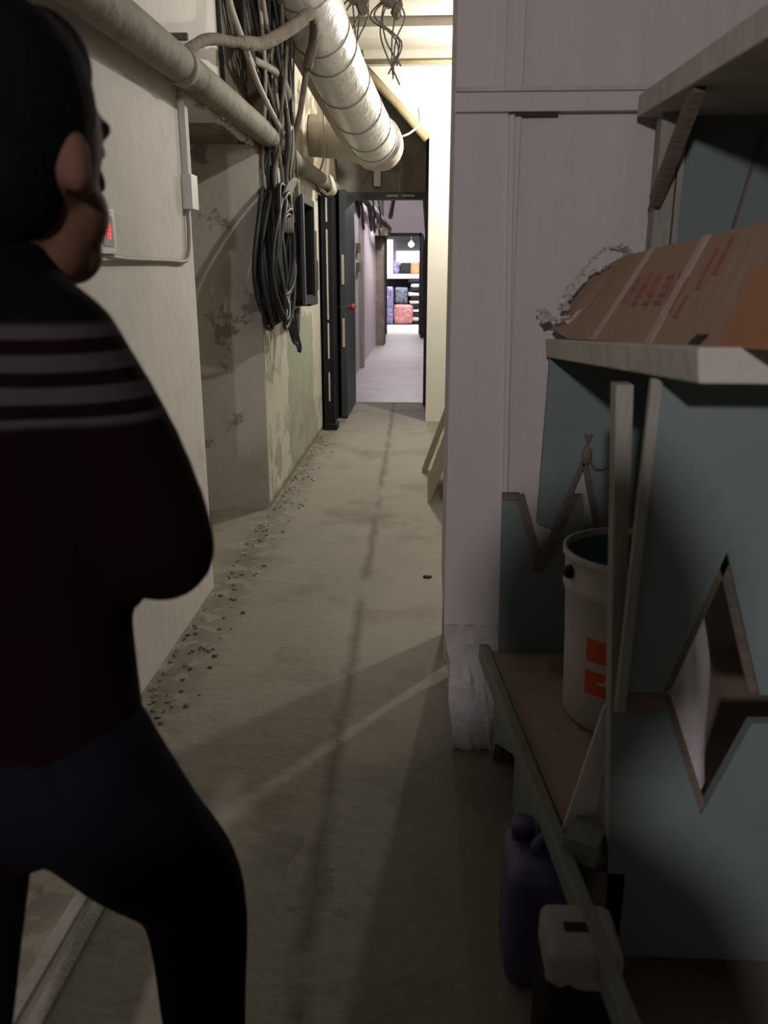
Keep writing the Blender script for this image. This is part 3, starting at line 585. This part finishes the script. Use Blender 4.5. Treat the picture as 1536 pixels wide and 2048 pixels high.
b = B().bar((0.306, yb + .02, 0.575), (0.394, yb + .02, 0.79), 0.025, 0.007, (0, 1, 0)).bar((0.25, yb + .02, 0.787), (0.312, yb + .02, 0.585), 0.022, 0.005, (0, 1, 0)).bar((0.205, yb + .02, 0.782), (0.25, yb + .02, 0.782), 0.022, 0.016); b.build('lower_back_notch_edge', 'raw', rk)
# below the bottom shelf, pale blue side piece with a slanted edge
B().prism([(0.205, 2.09, 0.31), (0.245, 1.75, 0.31), (0.245, 1.75, 0.22), (0.205, 2.02, 0.10), (0.205, 2.09, 0.0)], (0.018, 0, 0)).build('under_panel', 'blue', rk)
B().prism([(0.268, 1.50, 0.31), (0.235, 1.82, 0.31), (0.235, 1.82, 0.05), (0.250, 1.68, 0.0)], (0.018, 0, 0)).build('under_brace', 'blue', rk)
B().bar((0.285, 1.26, 0.352), (0.40, 1.46, 0.356), 0.06, 0.045).build('corner_block', 'rail', rk)
# upper storey: post, brace, blue back panel
B().box(0.515, 0.555, 2.03, 2.075, 1.19, 1.688).build('upper_post', 'slat', rk)
B().box(0.560, 0.572, 2.03, 2.08, 1.19, 1.688).build('upper_post', 'slat', rk)
B().bar((0.510, 2.01, 1.50), (0.505, 1.74, 1.684), 0.022, 0.03, (0, 1, 0)).build('upper_brace', 'raw', rk)
B().prism([(0.573, 2.09, 1.19), (X1, 2.09, 1.19), (X1, 2.09, 1.688), (0.573, 2.09, 1.688)], (0, 0.015, 0)).build('upper_back_panel', 'blue', rk)
B().bar((0.705, 2.086, 1.40), (0.76, 2.086, 1.66), 0.006, 0.006, (0, 1, 0)).build('split_sliver', 'raw', rk)
tag(B().tube(smooth([(0.402, 2.075, 0.905), (0.410, 2.07, 0.935), (0.402, 2.07, 0.955)], 4), 0.004, 6).tube([(0.410, 2.07, 0.935), (0.418, 2.07, 0.955)], 0.004, 6)
    .tube(smooth([(0.415, 2.07, 0.90), (0.43, 2.06, 0.87), (0.455, 2.06, 0.87), (0.475, 2.06, 0.885)], 4), 0.003, 6).ball((0.41, 2.07, 0.90), 0.017, 10, (.8, .6, 1.5)).build('twisted_wire', 'raw', sm=True), 'twisted wire ends at the top of the back cut-out', 'wire')

# cardboard carton on the middle shelf
t = thing('cardboard_carton', 'long flat cardboard carton with red print lying on the rack shelf', 'carton', (0.6, 1.4, 1.25))
def q(y): return zt(y) + 0.002
A = [(0.318, 1.93, q(1.93)), (0.400, 0.78, q(1.03) + .012), (0.98, 0.78, q(1.03) + .012), (0.98, 1.93, q(1.93))]
T = [(0.420, 1.88, 1.380), (0.412, 0.78, 1.420), (0.98, 0.78, 1.42), (0.98, 1.88, 1.380)]
b = B(); rows = []
for i in range(25):
    k = i / 24; lp = lambda p, q_: Vector(p).lerp(Vector(q_), k)
    rows.append([b.bm.verts.new(v) for v in (lp(A[0], A[1]), lp(T[0], T[1]), lp(T[3], T[2]), lp(A[3], A[2]))])
for r0, r1 in zip(rows, rows[1:]):
    for k in range(4): b.bm.faces.new((r0[k], r0[(k + 1) % 4], r1[(k + 1) % 4], r1[k]))
b.bm.faces.new(rows[0]); b.bm.faces.new(rows[-1][::-1]); b.build('carton_body', 'card', t)
o = B().prism([(0.318, 1.93, q(1.93) + .002), (0.42, 1.88, 1.380), (0.385, 1.97, 1.352), (0.300, 2.06, 1.215)], (0.004, 0.003, 0.001)).build('end_flap', 'card', t)
def face(u, v, out=0.002):      # point on the long side: u 0 at the far end .. 1 at the near end, v 0 bottom .. 1 top
    a = Vector(A[0]).lerp(Vector(A[1]), u); c = Vector(T[0]).lerp(Vector(T[1]), u)
    p = a.lerp(c, v); n = (Vector(A[1]) - Vector(A[0])).cross(c - a).normalized()
    if n.x > 0: n = -n
    return p + n * out
def patch(b, u0, u1, v0, v1, sh=0.0, out=0.0022):
    pts = [face(u0, v0, out), face(u1, v0, out), face(u1 + sh, v1, out), face(u0 + sh, v1, out)]
    inn = [face(u0, v0, 0.0003), face(u1, v0, 0.0003), face(u1 + sh, v1, 0.0003), face(u0 + sh, v1, 0.0003)]
    b.hexa(inn, pts)
rn = random.Random(2); b = B()
for c in range(5):                                  # blurred red characters: bundles of strokes
    u = 0.24 + c * 0.058
    for r_ in range(4):
        if rn.random() < .85: patch(b, u + rn.uniform(0, .014), u + rn.uniform(.026, .045), 0.38 + r_ * 0.085, 0.40 + r_ * 0.085 + rn.uniform(.01, .035), rn.uniform(-.004, .004))
    for r_ in (0.008, 0.024, 0.038):
        if rn.random() < .85: v_ = rn.uniform(.36, .5); patch(b, u + r_ - .004, u + r_ + .003, v_, v_ + rn.uniform(.15, .3), rn.uniform(-.006, .006), 0.0026)
for u, v0, v1 in ((0.50, 0.30, 0.62), (0.57, 0.5, 0.86), (0.61, 0.62, 0.93), (0.535, 0.25, 0.45)): patch(b, u, u + 0.016, v0, v1, 0.012)
b.build('red_print', 'print', t)
for u in (0.18, 0.47):
    b = B(); patch(b, u, u + 0.028, 0.0, 1.0, 0.03, 0.0030); b.build('tape_strip', 'packtape', t)
b = B(); patch(b, 0.72, 0.98, 0.0, 0.62, 0.02, 0.0022); b.build('orange_patch', 'card_in', t)
b = B(); patch(b, 0.63, 0.66, 0.0, 0.10, 0.02, 0.0034); b.build('torn_hole', 'black', t)
# crumpled tape at the carton's far end
def ribbon(pts, w, thick=0.003, seed=1, n=7):
    rn = random.Random(seed); P_ = smooth(pts, n); b = B(); side = Vector((0.5, -0.75, 0.2)).normalized()
    prev = None
    for i, p in enumerate(P_):
        s_ = (side + Vector((rn.uniform(-.3, .3), rn.uniform(-.3, .3), rn.uniform(-.4, .4)))).normalized() * w / 2 * rn.uniform(.8, 1.1)
        d_ = Vector((rn.uniform(-1, 1), rn.uniform(-1, 1), rn.uniform(-1, 1))) * 0.003
        t2 = Vector((0, 0, thick))
        ring = [b.bm.verts.new(p + d_ + s_), b.bm.verts.new(p - d_ * 1.0 - s_ * .2 + t2 * 1.2), b.bm.verts.new(p - d_ - s_), b.bm.verts.new(p - s_ * .1 - t2 * .3)]
        if prev:
            for k in range(4): b.bm.faces.new((prev[k], prev[(k + 1) % 4], ring[(k + 1) % 4], ring[k]))
        else: b.bm.faces.new(ring)
        prev = ring
    b.bm.faces.new(prev[::-1]); return b
t = thing('crumpled_tape', 'crumpled clear packing tape looping off the far end of the carton', 'tape', (0.33, 1.98, 1.24))
ribbon([(0.315, 1.99, 1.262), (0.325, 1.98, 1.30), (0.345, 1.95, 1.345), (0.375, 1.92, 1.385), (0.405, 1.9, 1.398), (0.43, 1.89, 1.388), (0.438, 1.89, 1.36)], 0.038, seed=3).build('loop', 'tape', t)
ribbon([(0.345, 1.945, 1.34), (0.375, 1.91, 1.352), (0.40, 1.9, 1.36), (0.425, 1.885, 1.352)], 0.02, seed=4).build('inner_strand', 'tape', t)
ribbon([(0.268, 2.03, 1.262), (0.288, 2.01, 1.238), (0.31, 1.985, 1.240), (0.335, 1.95, 1.245), (0.352, 1.93, 1.262)], 0.045, seed=8).build('crushed_end', 'tape', t)

# paint bucket on the bottom shelf
bc = (0.474, 1.79, 0.330)
t = thing('paint_bucket', 'white plastic paint bucket with two orange labels inside the rack', 'bucket', bc)
B().lathe([(0.085, 0.0), (0.125, 0.004), (0.134, 0.02), (0.140, 0.20), (0.146, 0.325), (0.152, 0.33), (0.152, 0.352), (0.148, 0.355), (0.150, 0.40), (0.156, 0.405), (0.156, 0.42), (0.148, 0.42), (0.142, 0.33), (0.134, 0.15), (0.12, 0.12), (0.01, 0.12)], bc, 48).build('body', 'bucket', t, True)
B().lathe([(0.01, 0.2), (0.1385, 0.2), (0.147, 0.405), (0.143, 0.405), (0.12, 0.34), (0.01, 0.33)], bc, 40).build('green_lining', 'bucket_in', t, True)['label'] = 'dark green residue inside the bucket'
def curved(b, a0, a1, z0, z1, r0, r1, th=0.002, n=8):
    g = []
    for i in range(n + 1):
        a = a0 + (a1 - a0) * i / n
        g.append([Vector((bc[0] + r * math.cos(a), bc[1] + r * math.sin(a), bc[2] + z)) for r, z in ((r0, z0), (r1, z1), (r1 + th, z1), (r0 + th, z0))])
    vs = [[b.bm.verts.new(p) for p in row] for row in g]
    for i in range(n):
        for k in range(4): b.bm.faces.new((vs[i][k], vs[i][(k + 1) % 4], vs[i + 1][(k + 1) % 4], vs[i + 1][k]))
    b.bm.faces.new(vs[0]); b.bm.faces.new(vs[-1][::-1]); return b
lab = curved(B(), R(-140), R(-117), 0.185, 0.240, 0.1395, 0.1418).build('label', 'orange', t); lab['label'] = 'upper orange square'
lab = curved(B(), R(-140), R(-117), 0.105, 0.162, 0.1368, 0.139).build('label', 'orange', t); lab['label'] = 'lower orange square with white mark'
b = curved(B(), R(-127), R(-118), 0.135, 0.140, 0.1398, 0.1402, 0.001); curved(b, R(-120), R(-118), 0.138, 0.150, 0.1398, 0.1406, 0.001); b.build('white_mark', 'whiteplastic', lab)
b = B()
a = R(-165); b.ball((bc[0] + .153 * math.cos(a), bc[1] + .153 * math.sin(a), bc[2] + .375), 0.016, 10); b.build('handle_lug', 'black', t, True)

# white bag and scrap
b = B().box(0.40, 0.53, 1.36, 1.50, 0.332, 0.80)
bmesh.ops.subdivide_edges(b.bm, edges=b.bm.edges[:], cuts=5, use_grid_fill=True)
for v in b.bm.verts:
    k = (v.co.z - 0.33) / 0.47
    v.co.x = 0.465 + (v.co.x - 0.465) * (1.15 - 0.75 * k ** 2); v.co.y = 1.43 + (v.co.y - 1.43) * (1.1 - 0.7 * k ** 2)
o = b.jitter(0.012, 6).build('plastic_bag', 'bag'); bake(o, ('SUBSURF', dict(levels=2)))
tag(o, 'white crumpled plastic bag seen through the front cut-out', 'bag')
tag(B().prism([(0.266, 1.335, 0.332), (0.325, 1.335, 0.332), (0.338, 1.335, 0.62), (0.326, 1.335, 0.60)], (0.0, 0.006, 0)).build('plastic_scrap', 'whiteplastic'), 'tall narrow wedge of white plastic behind the front upright', 'scrap')

# jerrican on the floor beside the rack
t = thing('jerrican', 'blue-violet plastic jerrican on the floor under the rack edge', 'jerrican', (0.235, 1.40, 0))
o = B().box(0.168, 0.318, 1.285, 1.46, 0.0, 0.272).build('body', 'jerry', t); bake(o, ('BEVEL', dict(width=0.035, segments=5, limit_method='NONE')))
B().tube(smooth([(0.225, 1.36, 0.262), (0.228, 1.36, 0.289), (0.25, 1.375, 0.297), (0.272, 1.39, 0.289), (0.275, 1.395, 0.262)], 5), 0.012, 10).build('handle', 'jerry', t, True)
B().lathe([(0.022, 0), (0.022, 0.03), (0.024, 0.03), (0.024, 0.045), (0.01, 0.047)], (0.205, 1.41, 0.258), 18).build('cap', 'jerry', t, True)
# cut jug full of black stuff in front
t = thing('plastic_jug', 'dirty pale plastic jug with dark slot handle, blackened lower half', 'jug', (0.255, 1.09, 0))
o = B().box(0.20, 0.318, 1.03, 1.15, 0.27, 0.345).build('shoulder', 'jug', t); bake(o, ('BEVEL', dict(width=0.018, segments=4, limit_method='NONE')))
o = B().box(0.198, 0.320, 1.028, 1.152, 0.0, 0.298); bmesh.ops.subdivide_edges(o.bm, edges=o.bm.edges[:], cuts=6, use_grid_fill=True)
o = o.jitter(0.005, 8).build('blackened_body', 'tar', t); bake(o, ('SUBSURF', dict(levels=1)))
o['label'] = 'black dirt-caked lower half'
B().box(0.232, 0.275, 1.082, 1.100, 0.342, 0.3475).build('handle_slot', 'black', t)

# ------------------------------------------------------------------ person walking at the left
def person():
    px = thing('person', 'person in maroon jacket with black yoke and dark trousers walking away, seen from behind', 'person', (-0.44, 0.95, 0))
    head = Vector((-0.42, 0.90, 1.475)); neck = Vector((-0.46, 0.885, 1.36)); chest = Vector((-0.505, 0.87, 1.17)); pel = Vector((-0.492, 0.85, 0.80))
    f = Vector((0.55, 0.835, 0)); r = Vector((0.90, -0.30, 0)).normalized(); hf = Vector((0.42, 0.907, 0)); hr = Vector((0.907, -0.42, 0))
    bf = Vector((0.30, 0.95, 0)).normalized()
    rs = Vector((-0.372, 0.815, 1.268)); re = Vector((-0.292, 0.86, 1.052)); rw = Vector((-0.38, 1.06, 1.02))
    ls = Vector((-0.66, 0.93, 1.25)); le = Vector((-0.68, 0.92, 1.02)); lw = Vector((-0.64, 1.06, 0.86))
    rh = pel + r * 0.085; lh = pel - r * 0.085
    rk_ = Vector((-0.315, 0.94, 0.515)); ra = Vector((-0.305, 0.93, 0.085))
    lk = Vector((-0.56, 0.70, 0.42)); la = Vector((-0.56, 0.42, 0.17))
    # body, one surface
    b = B()
    b.ball(head + Vector((0, 0, 0.012)), 0.092, 24, (0.88, 0.98, 1.12)); b.ball(head + hf * 0.035 + Vector((0, 0, -0.065)), 0.058, 16, (1, 1, 0.9))
    b.limb([head + hf * 0.02 + Vector((0, 0, -0.10)), head + hf * 0.05 + Vector((0, 0, -0.105))], [0.045, 0.036])
    b.limb([head - hf * 0.02 + Vector((0, 0, -0.05)), neck, neck - Vector((0, 0, 0.06))], [0.052, 0.054, 0.06])
    nz_ = head + hf * 0.098 + Vector((0, 0, -0.03)); b.limb([head + hf * 0.084 + Vector((0, 0, 0.012)), nz_], [0.009, 0.013])     # nose
    for s in (-1, 1):
        b.ball(head + hr * s * 0.083 + Vector((0, 0, -0.022)) - hf * 0.008, 0.031, 12, (0.55, 0.55, 1.0))                        # ears
        b.limb([head + hf * 0.085 + hr * s * 0.02 + Vector((0, 0, 0.018)), head + hf * 0.07 + hr * s * 0.05 + Vector((0, 0, 0.02))], [0.009, 0.008])  # brow
    b.limb([head + hf * 0.088 + hr * 0.018 + Vector((0, 0, -0.064)), head + hf * 0.088 - hr * 0.018 + Vector((0, 0, -0.064))], [0.007, 0.007])       # lips
    b.limb([neck, chest, (chest + pel) / 2, pel], [0.06, 0.115, 0.10, 0.115])
    b.limb([chest + Vector((0, 0, .08)), rs], [0.08, 0.05]); b.limb([chest + Vector((0, 0, .08)), ls], [0.08, 0.05])
    b.limb([rs, re, rw], [0.05, 0.038, 0.026]); b.limb([ls, le, lw], [0.05, 0.038, 0.026])
    b.limb([rh, rk_, ra], [0.085, 0.055, 0.036]); b.limb([lh, lk, la], [0.085, 0.055, 0.036])
    def hand(wp, d, side, up):
        d = Vector(d).normalized(); side = Vector(side).normalized(); up = Vector(up).normalized()
        p = wp + d * 0.075; b.limb([wp, wp + d * 0.04, p], [0.024, 0.03, 0.028]); b.limb([wp + d * .04 + side * .022, p + side * 0.026], [0.016, 0.014]); b.limb([wp + d * .04 - side * .022, p - side * 0.026], [0.016, 0.014])
        for i, (o_, ln) in enumerate(((0.032, 0.062), (0.011, 0.072), (-0.011, 0.067), (-0.031, 0.052))):
            k0 = p + side * o_; k1 = k0 + d * ln * 0.5 - up * 0.012; k2 = k1 + d * ln * 0.30 - up * 0.026
            b.limb([k0, k1, k2], [0.0105, 0.0095, 0.008])
        th = wp + d * 0.03 + side * 0.028; b.limb([th, th + d * 0.03 + side * 0.026 - up * .01, th + d * 0.058 + side * 0.03 - up * .02], [0.014, 0.0115, 0.009])
    hand(rw, Vector((-0.6, 0.5, -0.1)), Vector((0, 0.2, 1)), Vector((0.5, 0.6, 0)))
    hand(lw, Vector((0.35, 0.6, -0.5)), Vector((0.7, 0, 0.5)), Vector((-0.3, 0.6, 0.5)))
    body = b.build('body', 'skin', px); fuse(body, 0.006, 3)
    # hair cap, longer at the back
    b = B(); b.ball(head + Vector((0, 0, 0.034)) - hf * 0.024, 0.099, 24, (0.97, 1.0, 1.04)); b.ball(head - hf * 0.042 + Vector((0, 0, -0.025)), 0.078, 20, (1, 1, 1.05)); b.ball(head + hf * 0.030 + Vector((0, 0, 0.078)), 0.058, 16)
    hair = b.build('hair', 'hair', px); fuse(hair, 0.009, 4)
    for s in (-1, 1): B().ball(head + hf * 0.071 + hr * s * 0.031 + Vector((0, 0, 0.0)), 0.0115, 12).build('eye', 'whiteplastic', px, True)
    # jacket
    b = B()
    b.limb([chest + Vector((0, 0, 0.10)), chest, (chest + pel) / 2, pel + Vector((0, 0, -0.01)), pel + Vector((0, 0, -0.035))], [0.12, 0.142, 0.132, 0.140, 0.120])
    for s, w_ in ((1, 0.08), (-1, 0.09)):
        b.limb([chest + r * s * w_ + Vector((0, 0, .02)), (chest + pel) / 2 + r * s * (w_ - .015), pel + Vector((0, 0, -0.015)) + r * s * (w_ - .02)], [0.115, 0.105, 0.112])
    b.limb([neck + Vector((0, 0, -0.045)), rs], [0.072, 0.072]); b.limb([neck + Vector((0, 0, -0.045)), ls], [0.072, 0.072])
    b.limb([neck + Vector((0, 0, 0.018)), neck + Vector((0, 0, -0.06))], [0.064, 0.085])
    b.limb([rs, (rs + re) / 2 + Vector((0.012, 0, 0)), re, re.lerp(rw, 0.9)], [0.072, 0.066, 0.060, 0.048]); b.limb([ls, le, le.lerp(lw, 0.9)], [0.074, 0.06, 0.046])
    jk_ = b.build('jacket', 'jacket', px); fuse(jk_, 0.011, 5)
    # trousers
    b = B()
    b.limb([pel + r * 0.05, pel - r * 0.05], [0.125, 0.125])
    b.limb([rh, rh.lerp(rk_, .5), rk_, rk_.lerp(ra, .5), ra], [0.105, 0.090, 0.074, 0.060, 0.050]); b.limb([lh, lh.lerp(lk, .5), lk, lk.lerp(la, .5), la], [0.105, 0.09, 0.074, 0.066, 0.056])
    tr = b.build('trousers', 'denim', px); fuse(tr, 0.011, 5)
    for a_, d_ in ((ra, Vector((0.25, 0.95, 0))), (la, Vector((0.2, 0.75, -0.55)))):
        b = B(); b.limb([a_ - d_ * 0.05 - Vector((0, 0, 0.035)), a_ + d_ * 0.09 - Vector((0, 0, 0.04)), a_ + d_ * 0.17 - Vector((0, 0, 0.046))], [0.040, 0.038, 0.030]); b.limb([a_, a_ - Vector((0, 0, .03))], [0.045, 0.042])
        s_ = b.build('shoe', 'shoe', px); fuse(s_, 0.008, 3)
    return px
walker = person()
# the photographer, whose rounded shadow lies across the rack's blue front panel
ph = walker.copy(); COL.objects.link(ph); ph.location = (-0.085, -0.27, -0.02)
ph['label'] = 'person holding the camera, seen only as the rounded shadow on the blue panel'
for c in walker.children:
    d = c.copy(); COL.objects.link(d); d.parent = ph
# two pale strips added on the floor for the bands of light at lower left
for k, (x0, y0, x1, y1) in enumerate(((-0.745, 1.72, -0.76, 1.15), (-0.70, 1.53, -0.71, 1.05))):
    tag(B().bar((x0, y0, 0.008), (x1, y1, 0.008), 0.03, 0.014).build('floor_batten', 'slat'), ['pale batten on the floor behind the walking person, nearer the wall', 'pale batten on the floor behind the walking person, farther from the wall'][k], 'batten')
